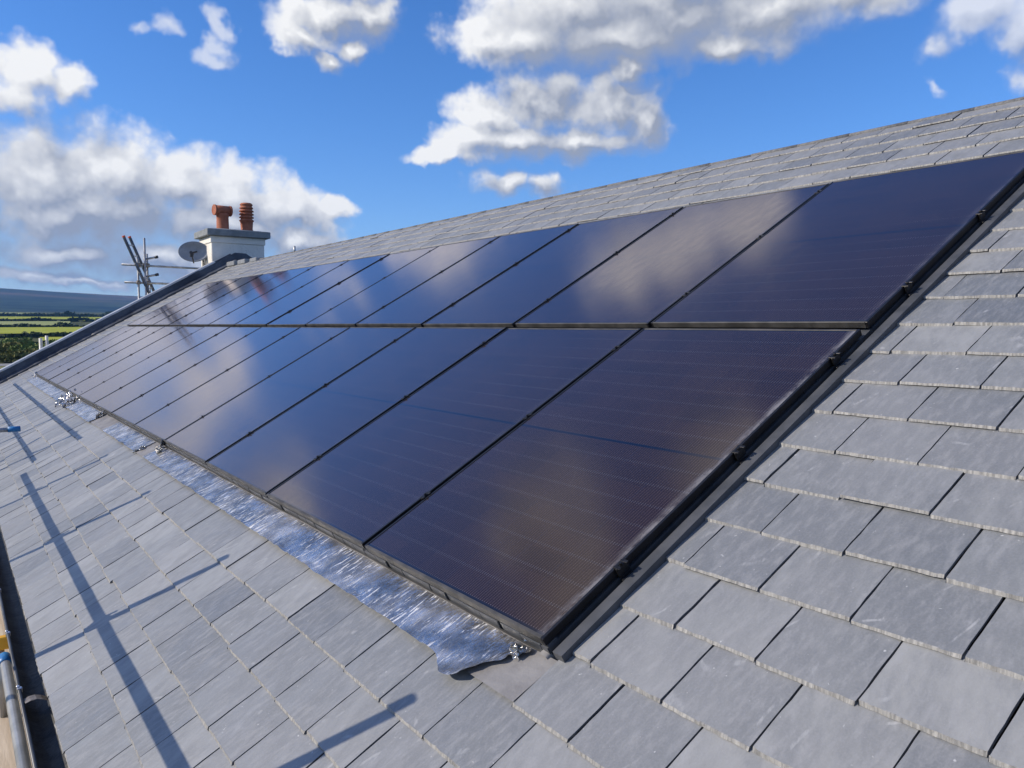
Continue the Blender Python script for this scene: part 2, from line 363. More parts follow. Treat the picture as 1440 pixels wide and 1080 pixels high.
# ------------------------------------------------------------------ mesh builder
class MB:
    def __init__(s): s.v, s.f, s.m, s.t, s.sm = [], [], [], [], []
    def face(s, idx, mi=0, tint=.5, smooth=False):
        s.f.append(idx); s.m.append(mi); s.t.append(tint); s.sm.append(smooth)
    def quad(s, a, b, c, d, mi=0, tint=.5):
        i = len(s.v); s.v += [a, b, c, d]; s.face((i, i + 1, i + 2, i + 3), mi, tint)
    def box(s, lo, hi, mi=0, tint=.5, xf=None):
        i = len(s.v)
        for z in (lo[2], hi[2]):
            for x, y in ((lo[0], lo[1]), (hi[0], lo[1]), (hi[0], hi[1]), (lo[0], hi[1])):
                p = Vector((x, y, z)); s.v.append(tuple(xf @ p) if xf else tuple(p))
        for q in ((0, 3, 2, 1), (4, 5, 6, 7), (0, 1, 5, 4), (1, 2, 6, 5), (2, 3, 7, 6), (3, 0, 4, 7)):
            s.face(tuple(i + k for k in q), mi, tint)
    def bbox(s, lo, hi, b=.004, mi=0, xf=None):
        """box with chamfered long edges (all twelve, via inset rings)"""
        i = len(s.v); x0, y0, z0 = lo; x1, y1, z1 = hi
        rings = [(z0, b), (z0 + b, 0), (z1 - b, 0), (z1, b)]
        for z, e in rings:
            for x, y in ((x0 + b + e, y0 + e), (x1 - b - e, y0 + e), (x1 - e, y0 + b + e), (x1 - e, y1 - b - e),
                         (x1 - b - e, y1 - e), (x0 + b + e, y1 - e), (x0 + e, y1 - b - e), (x0 + e, y0 + b + e)):
                p = Vector((x, y, z)); s.v.append(tuple(xf @ p) if xf else tuple(p))
        for r in range(3):
            for k in range(8):
                s.face((i + r * 8 + k, i + r * 8 + (k + 1) % 8, i + (r + 1) * 8 + (k + 1) % 8, i + (r + 1) * 8 + k), mi)
        s.face(tuple(i + 7 - k for k in range(8)), mi); s.face(tuple(i + 24 + k for k in range(8)), mi)
    def tube(s, a, b, r, n=14, mi=0, r2=None, caps=True, hollow=0):
        a, b = Vector(a), Vector(b); d = (b - a).normalized()
        q = d.to_track_quat('Z', 'Y'); r2 = r if r2 is None else r2; i = len(s.v)
        for p, rr in ((a, r), (b, r2)):
            for k in range(n):
                s.v.append(tuple(p + q @ Vector((rr * cos(2 * pi * k / n), rr * sin(2 * pi * k / n), 0))))
        for k in range(n):
            s.face((i + k, i + (k + 1) % n, i + n + (k + 1) % n, i + n + k), mi, .5, True)
        if caps:
            s.face(tuple(i + n - 1 - k for k in range(n)), mi); s.face(tuple(i + n + k for k in range(n)), mi)
    def lathe(s, prof, c, n=24, mi=0):
        i = len(s.v)
        for r, z in prof:
            for k in range(n): s.v.append((c[0] + r * cos(2 * pi * k / n), c[1] + r * sin(2 * pi * k / n), c[2] + z))
        for j in range(len(prof) - 1):
            for k in range(n):
                s.face((i + j * n + k, i + j * n + (k + 1) % n, i + (j + 1) * n + (k + 1) % n, i + (j + 1) * n + k), mi, .5, True)
        s.face(tuple(i + n - 1 - k for k in range(n)), mi)
        s.face(tuple(i + (len(prof) - 1) * n + k for k in range(n)), mi)
    def grid(s, fn, nu, nv, mi=0, smooth=False, tint=.5):
        i = len(s.v)
        for a in range(nu + 1):
            for b in range(nv + 1): s.v.append(tuple(fn(a / nu, b / nv)))
        for a in range(nu):
            for b in range(nv):
                k = i + a * (nv + 1) + b
                s.face((k, k + nv + 1, k + nv + 2, k + 1), mi, tint, smooth)
    def build(s, name, mats, parent=None):
        me = bpy.data.meshes.new(name); me.from_pydata(s.v, [], s.f)
        for m in (mats if isinstance(mats, (list, tuple)) else [mats]): me.materials.append(m)
        me.polygons.foreach_set('material_index', s.m); me.polygons.foreach_set('use_smooth', s.sm)
        at = me.attributes.new('tint', 'FLOAT', 'FACE'); at.data.foreach_set('value', s.t)
        me.update()
        o = bpy.data.objects.new(name, me); COL.objects.link(o)
        if parent is not None: o.parent = parent
        return o

def tag(o, label=None, cat=None, group=None, kind=None):
    if label: o['label'] = label
    if cat: o['category'] = cat
    if group: o['group'] = group
    if kind: o['kind'] = kind
    return o
def empty(name, label, cat, loc=(0, 0, 0), rot=(0, 0, 0), group=None):
    o = bpy.data.objects.new(name, None); COL.objects.link(o); o.location = loc; o.rotation_euler = rot
    o.empty_display_size = .2
    return tag(o, label, cat, group)

# ------------------------------------------------------------------ the land
GZ = -6.3
PROF = [(0, GZ), (150, GZ), (200, -5.9), (250, -5.3), (350, -4.1), (500, -1.9), (700, 1.4), (1000, 7.6), (1400, 15.5),
        (2000, 27), (2500, 38), (3000, 61), (3600, 110), (4300, 165), (4700, 180), (5200, 165), (6500, 120), (9000, 60)]
def prof(r):
    for (a, za), (b, zb) in zip(PROF, PROF[1:]):
        if r <= b: return za + (zb - za) * (r - a) / (b - a)
    return PROF[-1][1]
def land(x, y):
    r = sqrt(x * x + y * y); a = math.degrees(atan2(x, y))
    z = prof(r)
    if r > 300:
        k = min(1, (r - 300) / 600)
        z += k * 1.2 * noise.noise((x / 160, y / 160, 0))
    if r > 2500:
        k = min(1, (r - 2500) / 1500)
        z *= 1 - .020 * (a - 3) * (1 if a > -40 else 0) if -40 < a < 40 else .7
        z += k * 7 * noise.noise((x / 700, y / 700, 3)) + k * 2.2 * noise.noise((x / 170, y / 170, 9))
    return z
def build_land():
    b = MB()
    rr = [0, 8, 20, 40, 70, 100, 130, 160, 190, 220, 250, 290, 330, 370, 420, 470, 530, 600, 680, 760, 860, 980, 1120, 1280, 1450, 1650, 1850, 2100,
          2350, 2550, 2750, 2950, 3150, 3350, 3550, 3750, 3950, 4150, 4350, 4550, 4750, 5000, 5400, 6000, 7000, 8000]
    az = [-180 + 6 * k for k in range(27)] + [-18 + .75 * k for k in range(64)] + [30 + 6 * k for k in range(26)]
    n = len(az)
    for r in rr:
        for a in az:
            x, y = r * sin(radians(a)), r * cos(radians(a)); b.v.append((x, y, land(x, y)))
    for i in range(len(rr) - 1):
        for k in range(n):
            k2 = (k + 1) % n
            b.face((i * n + k, i * n + k2, (i + 1) * n + k2, (i + 1) * n + k), 0, .5, True)
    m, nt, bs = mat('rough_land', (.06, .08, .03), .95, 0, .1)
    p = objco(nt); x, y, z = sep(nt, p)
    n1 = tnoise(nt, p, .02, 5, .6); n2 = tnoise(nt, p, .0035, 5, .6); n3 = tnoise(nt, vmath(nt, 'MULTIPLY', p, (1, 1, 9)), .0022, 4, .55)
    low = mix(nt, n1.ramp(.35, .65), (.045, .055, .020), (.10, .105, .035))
    shaded_wood = mix(nt, n2.ramp(.4, .6), (.004, .014, .012), (.034, .058, .032))  # dark woodland, with the cloud shadow over the hills put into its colour
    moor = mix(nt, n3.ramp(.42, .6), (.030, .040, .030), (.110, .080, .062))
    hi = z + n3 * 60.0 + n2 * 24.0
    c = mix(nt, hi.ramp(105, 175), shaded_wood, moor)
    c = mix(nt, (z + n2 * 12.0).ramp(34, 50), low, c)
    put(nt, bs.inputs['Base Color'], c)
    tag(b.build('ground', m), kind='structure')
build_land()

def polar(r, a): return r * sin(radians(a)), r * cos(radians(a))
grass_m = noisy('meadow_grass', (.29, .325, .026), (.38, .40, .055), .06, .9, bs=0, spec=.1)
pale_m = noisy('mown_meadow', (.26, .30, .10), (.32, .34, .14), .03, .9, bs=0, spec=.1)
road_m = noisy('pale_road', (.20, .20, .195), (.27, .265, .25), .3, .9, bs=0)
def field(r0, r1, a0, a1, m, name='field', s0=0, s1=0):
    b = MB()
    def fn(u, v):
        a = a0 + (a1 - a0) * u; r = r0 + (r1 - r0) * v + (s0 + (s1 - s0) * v) * u
        x, y = polar(r, a); return (x, y, land(x, y) + .15 + .0006 * r)
    b.grid(fn, 20, 8, 0, True); tag(b.build(name, m), kind='structure')
field(292, 362, 4.6, 30, grass_m, s0=40, s1=60)
field(395, 560, -10, 30, grass_m, s0=60, s1=90)
field(640, 800, -10, 6.4, pale_m)
field(1500, 1900, -10, 4.6, pale_m)
field(980, 1150, -10, 9, grass_m)
field(820, 930, 7, 26, grass_m)
field(158, 166, -12, 40, road_m, 'road')
field(120, 157, -12, 40, noisy('rough_grass', (.16, .15, .05), (.20, .20, .06), .3, .95, bs=0), 'verge_grass')

leaf_d = tint_mat('dark_hedge_leaves', [(.016, .030, .010), (.060, .080, .022)])
leaf_g = tint_mat('green_leaves', [(.060, .105, .022), (.19, .235, .045)])
leaf_y = tint_mat('olive_leaves', [(.085, .098, .02), (.21, .195, .05)])
bark = noisy('bark', (.06, .05, .04), (.11, .09, .07), 6, .9)
def leaves(b, c, rad, n, size, flat=.0):
    """leaf clumps spread through an uneven crown"""
    lobes = [(Vector((random.uniform(-.55, .55), random.uniform(-.55, .55), random.uniform(-.35, .6))), random.uniform(.35, .62)) for _ in range(9)]
    for _ in range(n):
        lc, lr = random.choice(lobes)
        d = Vector((random.gauss(0, 1), random.gauss(0, 1), random.gauss(0, 1))).normalized() * lr * random.uniform(.45, 1) ** .5
        p = lc + d; q = Vector((c[0] + p.x * rad[0], c[1] + p.y * rad[1], c[2] + p.z * rad[2]))
        s = size * random.uniform(.6, 1.4)
        e = Vector((random.gauss(0, 1), random.gauss(0, 1), random.gauss(0, 1))).normalized()
        f = e.orthogonal().normalized(); g = e.cross(f)
        i = len(b.v)
        b.v += [tuple(q + f * s), tuple(q + g * s * .7), tuple(q - f * s), tuple(q - g * s * .7)]
        b.face((i, i + 1, i + 2, i + 3), 0, random.random())
def hedge(r0, a0, r1, a1, h, label, m, n=1500, size=.7, w=1.8):
    b = MB(); N = 60
    x0, y0 = polar(r0, a0); x1, y1 = polar(r1, a1)
    for k in range(N):
        t = (k + random.random()) / N; x = x0 + (x1 - x0) * t; y = y0 + (y1 - y0) * t
        hh = h * (.55 + .9 * abs(noise.noise((x / 9, y / 9, r0))) + (.6 if random.random() < .12 else 0))
        leaves(b, (x, y, land(x, y) + hh * .45), (max(w, sqrt((x1-x0)**2 + (y1-y0)**2) / N), w, hh * .62), n // N, size)
    o = b.build('hedge', m); tag(o, label, 'hedge', 'hedges between the far fields')
hedge(255, -6, 330, 22, 1.1, 'dark hedge along the near edge of the lowest bright green field', leaf_d, 3600, .8)
hedge(352, -8, 420, 26, 1.5, 'dark hedgerow with bushy trees between the two bright green fields', leaf_d, 4200, .9)
hedge(575, -8, 640, 26, 1.9, 'dark hedgerow behind the upper bright green field', leaf_d, 4200, 1.2)
hedge(815, -8, 900, 26, 3.2, 'long thin dark hedge beyond the pale mown strip', leaf_d, 3600, 1.6)
hedge(1180, -8, 1250, 26, 6.0, 'farthest dark tree line at the foot of the blue hill', leaf_d, 3600, 2.4)
hedge(1420, -8, 1380, 26, 4.5, 'thin dark tree line just below the pale far meadow', leaf_d, 3000, 2.4)

def tree(r, a, h, w, m, label, n=1500, size=.3, name='tree', cat='tree'):
    x, y = polar(r, a); z = land(x, y)
    t = empty(name, label, cat, (x, y, z), group='trees and bushes below the fields')
    b = MB(); b.tube((0, 0, -.2), (.1, 0, h * .55), .03 * h, 8, 0, .012 * h)
    for k in range(4):
        q = 1.6 * k + 1; b.tube((.05, 0, h * (.22 + .06 * k)), (cos(q) * w * .5, sin(q) * w * .5, h * .62), .012 * h, 6, 0, .004 * h)
    b.build('trunk', bark, t)
    c = MB(); leaves(c, (0, 0, h * .56), (w, w, h * .50), n, size); c.build('crown', m, t)
T = [(210, 1.8, 7, 6, leaf_g, 'round green tree at the left edge of the picture'),
     (196, 4.5, 6, 5, leaf_g, 'mid green bushy tree left of the two pale poles'),
     (182, 5.6, 5.2, 4.5, leaf_g, 'low green bush above the grey road'),
     (176, 3.2, 5, 5.2, leaf_y, 'olive bush beside the road at the far left'),
     (172, 6.3, 4.5, 4.6, leaf_y, 'yellowish bush directly left of the two pale poles'),
     (205, 6.9, 8, 4.5, leaf_y, 'taller russet olive tree behind the two pale poles'),
     (232, 3.0, 7, 6, leaf_g, 'green tree beside the small grey barn'),
     (228, 9.0, 6.5, 6, leaf_g, 'green tree just right of the two pale poles'),
     (180, 0.6, 6, 5, leaf_g, 'green bush beyond the left end of the road'),
     (190, 3.9, 6.5, 5, leaf_g, 'leafy green bush in front of the small grey barn'),
     (214, 5.6, 6.5, 5, leaf_g, 'rounded green tree just above the two pale poles'),
     (186, 7.6, 6, 4, leaf_g, 'green bush partly hidden behind the right pale pole'),
     (200, 2.5, 6.5, 5, leaf_y, 'olive tree behind the leftmost green bushes'),
     (240, 7.6, 7, 6, leaf_g, 'farthest green tree against the lowest dark hedge'),
     (215, 11.0, 7, 5, leaf_g, 'green tree hidden low behind the coping')]
for q in T: tree(q[0], q[1], q[2] * .46, q[3] * .85, *q[4:])
# barn
bx, by = polar(250, 2.9); bz = land(bx, by)
bar = empty('barn', 'small grey roofed barn among dark trees at the left edge', 'barn', (bx, by, bz), (0, 0, radians(-20)))
b = MB(); b.box((-3, -2, 0), (3, 2, 1.2)); b.build('wall', M['wall'], bar)
b = MB()
for s in (-1, 1): b.quad((-3.2, s * 2.2, 1.15), (3.2, s * 2.2, 1.15), (3.2, 0, 2.0), (-3.2, 0, 2.0))
b.quad((-3.2, -2.2, 1.12), (3.2, -2.2, 1.12), (3.2, 2.2, 1.12), (-3.2, 2.2, 1.12))
b.build('roof', M['cap'], bar)

# ------------------------------------------------------------------ roof frame:  x = v up the slope, y = u along the eave, z = h off the panel plane
A = radians(29.197); CA, SA = cos(A), sin(A)
ROT = (0, -A, 0)
RM = Matrix.Rotation(-A, 4, 'Y')
def R(v, u, h=0.0): return tuple(RM @ Vector((v, u, h)))

PW, PH, PITCH, GAPV = 1.134, 1.722, 1.154, .0515
NC = 13
ARR_U0, ARR_U1, ARR_V1 = 0.0, NC * PITCH - .02, 2 * PH + GAPV
SLATE_T = -.052
GAUGE, V0, RIDGE = .204, .027, 4.672
UMIN, UMAX = -5.2, 17.12

house = empty('house', 'cream rendered house with a blue grey slate roof carrying the solar panels', 'house', (0, 0, GZ))
def hpart(o):
    return o
# under-roof sheet, walls
hz = -GZ
def H(p): return (p[0], p[1], p[2] - GZ)          # world -> house local
roof = bpy.data.objects.new  # (alias kept short below)

def slates():
    b = MB()
    j0, j1 = -6, 23
    for j in range(j0, j1 + 1):
        vt = V0 + GAUGE * j
        if vt > RIDGE - .06: break
        top = min(vt + .232, RIDGE)
        off = -.264 + (.1285 if j % 2 == 0 else 0)         # half bond
        k0 = int((UMIN - off) / .257); k1 = int((UMAX - off) / .257) + 1
        for k in range(k0, k1):
            a = off + k * .257; c = a + .257
            a, c = max(a, UMIN), min(c, UMAX)
            if c - a < .03: continue
            # cut round the array; the flashing apron takes the course under it
            if vt > -.20 and vt < ARR_V1 - .04:
                segs = []
                if a < -.032: segs.append((a, min(c, -.032)))
                if c > ARR_U1 + .05: segs.append((max(a, ARR_U1 + .05), c))
            else: segs = [(a, c)]
            for (s0, s1) in segs:
                if s1 - s0 < .025: continue
                slate(b, vt, top, s0, s1, j, k)
    return b
def slate(b, vt, top, a, c, j, k):
    rnd = random.random
    near = a < 4.5 or (a < 7.5 and vt < .5)
    mid = a < 9
    nu = 22 if near else (5 if mid else 3)
    g0 = .0024 + rnd() * .0014; g1 = .0024 + rnd() * .0014
    if rnd() < .25: g0 = .0007
    if rnd() < .18: g1 += .0025
    dt = random.gauss(0, .0028); th = random.uniform(.0065, .0105)
    lift = random.gauss(0, .0011) + (random.uniform(.002, .005) if rnd() < .06 else 0)
    twist = random.gauss(0, .0016)
    vt = vt + dt; tint = min(1, max(0, random.gauss(.54, .24)))
    L = top - vt
    full = [0, .005, .045, .08, .115, .15, .185, .215] if near else ([0, .05, .13, .215] if mid else [0, .215])
    ss = [s for s in full if s < L - .01] + [L]
    i0 = len(b.v); W = c - a; sl = .0100 / .204; seed = j * 31.7 + k * 7.3
    n = nu + 1
    for s in ss:
        for q in range(n):
            t = q / nu
            u = a + g0 + (W - g0 - g1) * t
            if near and q in (0, nu) and s < .25:
                u += .0021 * noise.noise((s * 55, seed, q)) + .0012 * noise.noise((s * 190, seed, q))
            v = vt + s
            if s == 0:
                v += .0028 + (.0024 * noise.noise((u * 30, seed, 0)) + .0014 * noise.noise((u * 130, seed, 2)) if near else 0)
                if q in (0, nu): v += .003 * rnd()
            h = SLATE_T + lift * (1 - s / .43) + twist * (t - .5) * (1 - s / .43) - sl * s
            if near: h += .0010 * noise.noise((u * 9, s * 9, seed))
            b.v.append((v, u, h))
    for r in range(len(ss) - 1):
        for q in range(nu):
            p = i0 + r * n + q
            b.face((p, p + n, p + n + 1, p + 1), 1 if (near and r == 0 and noise.noise((b.v[p][1] * 26, seed, 6)) > .20) else 0, tint)
    # dressed tail edge
    i1 = len(b.v)
    for q in range(n):
        t = q / nu; u = a + g0 + (W - g0 - g1) * t
        v = vt - .0022 + (.0022 * noise.noise((u * 40, seed, 5)) if near else 0)
        b.v.append((v, u, b.v[i0 + q][2] - th))
    for q in range(nu):
        b.face((i0 + q, i0 + q + 1, i1 + q + 1, i1 + q), 1, tint)
    # sides
    for side in (0, nu):
        i2 = len(b.v)
        for r in range(len(ss)):
            x, y, z = b.v[i0 + r * n + side]; b.v.append((x - (.009 if r == 0 else 0), y, z - th))
        for r in range(len(ss) - 1):
            p0, p1 = i0 + r * n + side, i0 + (r + 1) * n + side
            fc = (p0, i2 + r, i2 + r + 1, p1)
            b.face(fc if side == 0 else fc[::-1], 2, tint)
sl = slates().build('slate_roof', [M['slate'], M['slate_edge'], M['slate_side']], house)
sl.location = (0, 0, -GZ); sl.rotation_euler = ROT

b = MB()      # boarding under the slates and the far slope
b.box((-1.20, UMIN, SLATE_T - .14), (RIDGE - .02, UMAX, SLATE_T - .045))
o = b.build('roof_deck', M['underlay'], house); o.location = (0, 0, -GZ); o.rotation_euler = ROT
RX, RY, RZ = R(RIDGE, 0, SLATE_T)
b = MB()
vb = Matrix.Translation((RX, 0, RZ)) @ Matrix.Rotation(A, 4, 'Y')
for j in range(24):
    b.box((j * GAUGE, UMIN, -.02), (j * GAUGE + GAUGE, 17.4, -.011 + .0), 0, random.random(), vb)
    b.box((j * GAUGE + .02, UMIN, -.011), (j * GAUGE + GAUGE + .012, 17.4, -.002), 0, random.random(), vb)
o = b.build('rear_slope', M['slate'], house); o.location = (0, 0, -GZ)
b = MB()
for k in range(52):
    y0 = UMIN + k * .43
    if y0 > 16.9: break
    b.tube((RX, y0 + .002, RZ - .012 + random.gauss(0, .0012)), (RX, min(y0 + .43, UMAX), RZ - .012 + random.gauss(0, .0012)), .019, 10)
o = b.build('ridge_roll', M['slate_side'], house); o.location = (0, 0, -GZ)
# small pipe at the ridge
b = MB(); b.tube((RX, 12.9, RZ - .05), (RX, 12.9, RZ + .10), .022, 10)
o = b.build('vent_pipe', M['galv'], house); o.location = (0, 0, -GZ)
# loose ridge pieces near the chimney
for (y, w, h, sx) in ((14.9, .42, .030, .09), (15.6, .5, .045, .11), (16.3, .55, .050, .13)):
    b = MB(); b.bbox((RX - sx, y, RZ - .05), (RX + sx, y + w, RZ + h), .012)
    o = b.build('ridge_tile', M['slate'], house); o.location = (0, 0, -GZ)
# walls
b = MB(); b.box((-.80, -5.0, 0), (9.0, 17.43, -GZ - .80)); b.build('wall', M['wall'], house)
b = MB()
i = len(b.v)
for y in (17.18, 17.30):
    b.v += [(-.8, y, -GZ - .80), (9.0, y, -GZ - .80), (RX, y, RZ - GZ - .03)]
b.face((0, 2, 1)); b.face((3, 4, 5)); b.face((0, 3, 5, 2)); b.face((1, 2, 5, 4)); b.build('gable_wall', M['wall'], house)
b = MB(); b.bbox((-.965, UMIN, -GZ - .93), (-.935, 17.43, -GZ - .72), .004); b.box((-.934, UMIN, -GZ - .90), (-.80, 17.43, -GZ - .88))
b.build('fascia', M['gutter'], house)
# gutter: half round channel with rolled lip
gx, gz, gr = -1.036, -.690, .064
b = MB(); L0, L1 = UMIN, 17.2
ring = [(gx + (gr) * cos(pi + pi * k / 14), gz + gr * sin(pi + pi * k / 14)) for k in range(15)]
inn = [(gx + (gr - .004) * cos(pi + pi * k / 14), gz + (gr - .004) * sin(pi + pi * k / 14)) for k in range(15)]
NS = 60
def strip(pts, mi, flip=False):
    i = len(b.v)
    for s in range(NS + 1):
        y = L0 + (L1 - L0) * s / NS
        for (x, z) in pts: b.v.append((x, y, z - GZ))
    for s in range(NS):
        for k in range(len(pts) - 1):
            p = i + s * len(pts) + k; q = (p, p + 1, p + len(pts) + 1, p + len(pts)); b.face(q[::-1] if flip else q, mi, .5, True)
strip(ring, 0); strip(inn, 1, True)
b.tube((gx - gr + .001, L0, gz - GZ + .002), (gx - gr + .001, L1, gz - GZ + .002), .0075, 10, 0)
gut = b.build('gutter', [M['gutter'], M['gutter_bed']], house)
for y in (1.42, 2.2, 2.95, 3.75, 4.6, 5.5, 6.4, 7.3, 8.2):
    c = MB(); c.bbox((gx - gr - .009, y - .010, gz - GZ - .010), (gx - gr + .012, y + .010, gz - GZ + .014), .003)
    c.tube((gx - gr - .004, y, gz - GZ + .010), (gx - gr - .004, y, gz - GZ + .022), .006, 8)
    c.build('gutter_clip', M['zinc'], gut)
c = MB(); c.grid(lambda u, v: (gx - gr + .01 + u * .12, 2.02 + v * .10 - u * .03, gz - GZ + .012 + .012 * sin(u * 5) - .02 * v), 6, 4); c.build('gutter_bracket', M['coupler'], gut)

# verge upstand of dark flashing with a pale metal coping
b = MB(); N = 90
vs = [-1.28 + (4.85 + 1.28) * k / N for k in range(N + 1)]
top_h = .165
for k in range(N):
    v0, v1 = vs[k], vs[k + 1]
    def lowh(v): return SLATE_T + .010 + (.030 if v > 1.2 else .012) * abs(noise.noise((v * 3, 1, 0))) + .020 * max(0, noise.noise((v * 1.1, 4, 0)))
    def flap(v):    # ragged membrane lapped on the slates
        return 17.03 - .08 * max(0, noise.noise((v * 1.7, 7, 0))) - .06 * noise.noise((v * 6, 2, 0)) - (.05 if v > 1.4 else 0)
    for (p, q, mi) in ((lambda v: R(v, 17.16, top_h), lambda v: R(v, 17.135, .02), 0),
                       (lambda v: R(v, 17.135, .02), lambda v: R(v, flap(v), lowh(v) + .012), 0),
                       (lambda v: R(v, flap(v), lowh(v) + .012), lambda v: R(v, flap(v) + .004, SLATE_T - .012), 0)):
        b.quad(p(v0), q(v0), q(v1), p(v1), mi)
o = b.build('verge_flashing', M['navy_lead'], house); o.location = (0, 0, -GZ)
b = MB()
for k in range(N // 3):
    v0, v1 = vs[3 * k], vs[3 * k + 3]
    if v0 > 4.25: break
    dz = .004 * noise.noise((v0 * 2, 0, 3))
    i = len(b.v)
    for v in (v0, v1):
        b.v += [R(v, 17.145, top_h - .03 + dz), R(v, 17.145, top_h + .004 + dz), R(v, 17.16, top_h + .012 + dz), R(v, 17.33, top_h + .014 + dz), R(v, 17.35, top_h - .06)]
    for m_ in range(4): b.face((i + m_, i + 5 + m_, i + 6 + m_, i + 1 + m_), 0)
o = b.build('coping', M['pale_lead'], house); o.location = (0, 0, -GZ)
b = MB(); b.box((-1.25, 17.165, SLATE_T - .5), (4.7, 17.32, top_h - .02)); o = b.build('parapet', M['wall'], house); o.location = (0, 0, -GZ); o.rotation_euler = ROT
# lead saddle stepping up to the chimney
b = MB()
pts = [(3.02, .0), (3.2, .06), (3.42, .075), (3.55, .0), (3.72, .0), (3.95, .05), (4.25, .10), (4.50, .13), (4.62, .07), (4.75, -.02)]
for (x0, h0), (x1, h1) in zip(pts, pts[1:]):
    za, zb = x0 * tan(A) + .10, x1 * tan(A) + .10
    if x0 > RX: za = RZ + .22 - (x0 - RX) * .15
    if x1 > RX: zb = RZ + .22 - (x1 - RX) * .15
    i = len(b.v)
    b.v += [(x0, 17.10, za - .22), (x1, 17.10, zb - .22), (x1, 17.12, zb + h1), (x0, 17.12, za + h0), (x1, 17.48, zb + h1 - .02), (x0, 17.48, za + h0 - .02)]
    b.face((i, i + 1, i + 2, i + 3)); b.face((i + 3, i + 2, i + 4, i + 5))
o = b.build('chimney_flashing', M['navy_lead'], house); o.location = (0, 0, -GZ)

# ------------------------------------------------------------------ chimney
CX0, CX1, CY0, CY1, CT = 3.83, 5.06, 17.5, 18.45, 2.93
b = MB(); b.bbox((CX0, CY0, - GZ - 6.3), (CX1, CY1, CT - GZ), .012)
b.bbox((CX0 - .022, CY0 - .022, CT - .155 - GZ), (CX1 + .022, CY1 + .022, CT - .001 - GZ), .008)
b.bbox((CX0 - .05, CY0 - .06, 2.16 - GZ), (CX0 + .08, CY0 + .06, 2.27 - GZ), .02)
ch = b.build('chimney', M['stack'], house)
b = MB(); b.bbox((CX0 - .12, CY0 - .12, CT - GZ), (CX1 + .12, CY1 + .12, CT + .155 - GZ), .012)
i = len(b.v); z0, z1 = CT + .156 - GZ, CT + .215 - GZ
b.v += [(CX0 - .10, CY0 - .10, z0), (CX1 + .10, CY0 - .10, z0), (CX1 + .10, CY1 + .10, z0), (CX0 - .10, CY1 + .10, z0),
        (CX0 + .25, CY0 + .30, z1), (CX1 - .40, CY0 + .30, z1), (CX1 - .40, CY1 - .30, z1), (CX0 + .25, CY1 - .30, z1)]
for q in ((0, 1, 5, 4), (1, 2, 6, 5), (2, 3, 7, 6), (3, 0, 4, 7), (4, 5, 6, 7)): b.face(tuple(i + k for k in q))
tag(b.build('cap_slab', M['cap'], ch), 'blue grey cement slab with sloped top')
pz = CT + .19 - GZ; py = 17.98
b = MB(); px = 4.23
b.lathe([(.150, 0), (.150, .03), (.142, .05), (.138, .30), (.145, .36), (.14, .40)], (px, py, pz), 26)
b.tube((px - .20, py - .03, pz + .47), (px + .20, py + .03, pz + .47), .115, 22)
b.tube((px - .205, py - .031, pz + .47), (px - .17, py - .026, pz + .47), .125, 22)
b.tube((px + .17, py + .026, pz + .47), (px + .205, py + .031, pz + .47), .125, 22)
tag(b.build('chimney_pot', M['terracotta'], ch), 'terracotta pot topped by a horizontal hood')
b = MB(); px = 4.80; pr = [(.150, 0), (.150, .04), (.138, .06), (.150, .24)]
for k in range(5):
    z = .26 + k * .075; pr += [(.172 if k < 4 else .16, z), (.172 if k < 4 else .16, z + .018), (.135, z + .045), (.132, z + .07)]
pr += [(.15, .64), (.15, .66), (.12, .69), (.11, .69)]
b.lathe(pr, (px, py, pz), 26)
tag(b.build('chimney_pot', M['terracotta'], ch), 'taller terracotta pot with stacked louvre rings')

# ------------------------------------------------------------------ satellite dish
dn = Vector((-.36, -.90, .24)).normalized()
dc = Vector((3.555, 18.0, 2.585))
dish = empty('satellite_dish', 'grey oval satellite dish on the side of the white chimney', 'satellite dish', tuple(dc))
q = dn.to_track_quat('Z', 'Y')
# make the dish's local x horizontal
hx = Vector((0, 0, 1)).cross(dn).normalized(); hy = dn.cross(hx)
def dp(r, t, z): return tuple(hx * (.345 * r * cos(t)) + hy * (.25 * r * sin(t)) + dn * z)
b = MB(); NR, NT = 8, 36
for side, off in ((0, 0), (1, -.012)):
    i = len(b.v)
    for a in range(NR + 1):
        for k in range(NT): b.v.append(dp(a / NR, 2 * pi * k / NT, off + .075 * (a / NR) ** 2 - .07))
    for a in range(NR):
        for k in range(NT):
            f = (i + a * NT + k, i + a * NT + (k + 1) % NT, i + (a + 1) * NT + (k + 1) % NT, i + (a + 1) * NT + k)
            b.face(f, 0, .5, True)
i0, i1 = NR * NT, (NR + 1) * NT + NR * NT
for k in range(NT): b.face((i0 + k, i0 + (k + 1) % NT, i1 + (k + 1) % NT, i1 + k), 0)
b.build('reflector', M['dish'], dish)
b = MB(); e = dn * .36 - hy * .16
b.tube(tuple(-hy * .27 - dn * .02), tuple(e), .016, 8); b.build('feed_arm', M['dark_plastic'], dish)
b = MB(); b.tube(tuple(e - dn * .05 + hy * .00), tuple(e + dn * .05), .035, 12); b.tube(tuple(e - dn * .09), tuple(e - dn * .05), .045, 12, 0, .035)
b.bbox(tuple(e - Vector((.03, .03, .09))), tuple(e + Vector((.04, .03, -.01))), .008)
b.tube(tuple(e), tuple(e + hx * .13 + hy * .04), .022, 10)
b.build('receiver', M['dark_plastic'], dish)
b = MB(); b.tube(tuple(-dn * .09), tuple(Vector((.28, .08, -.12))), .02, 10); b.tube((.22, .06, -.42), (.22, .06, .12), .02, 10)
b.bbox((.235, -.03, -.30), (.272, .15, -.12), .004); b.build('wall_bracket', M['galv'], dish)
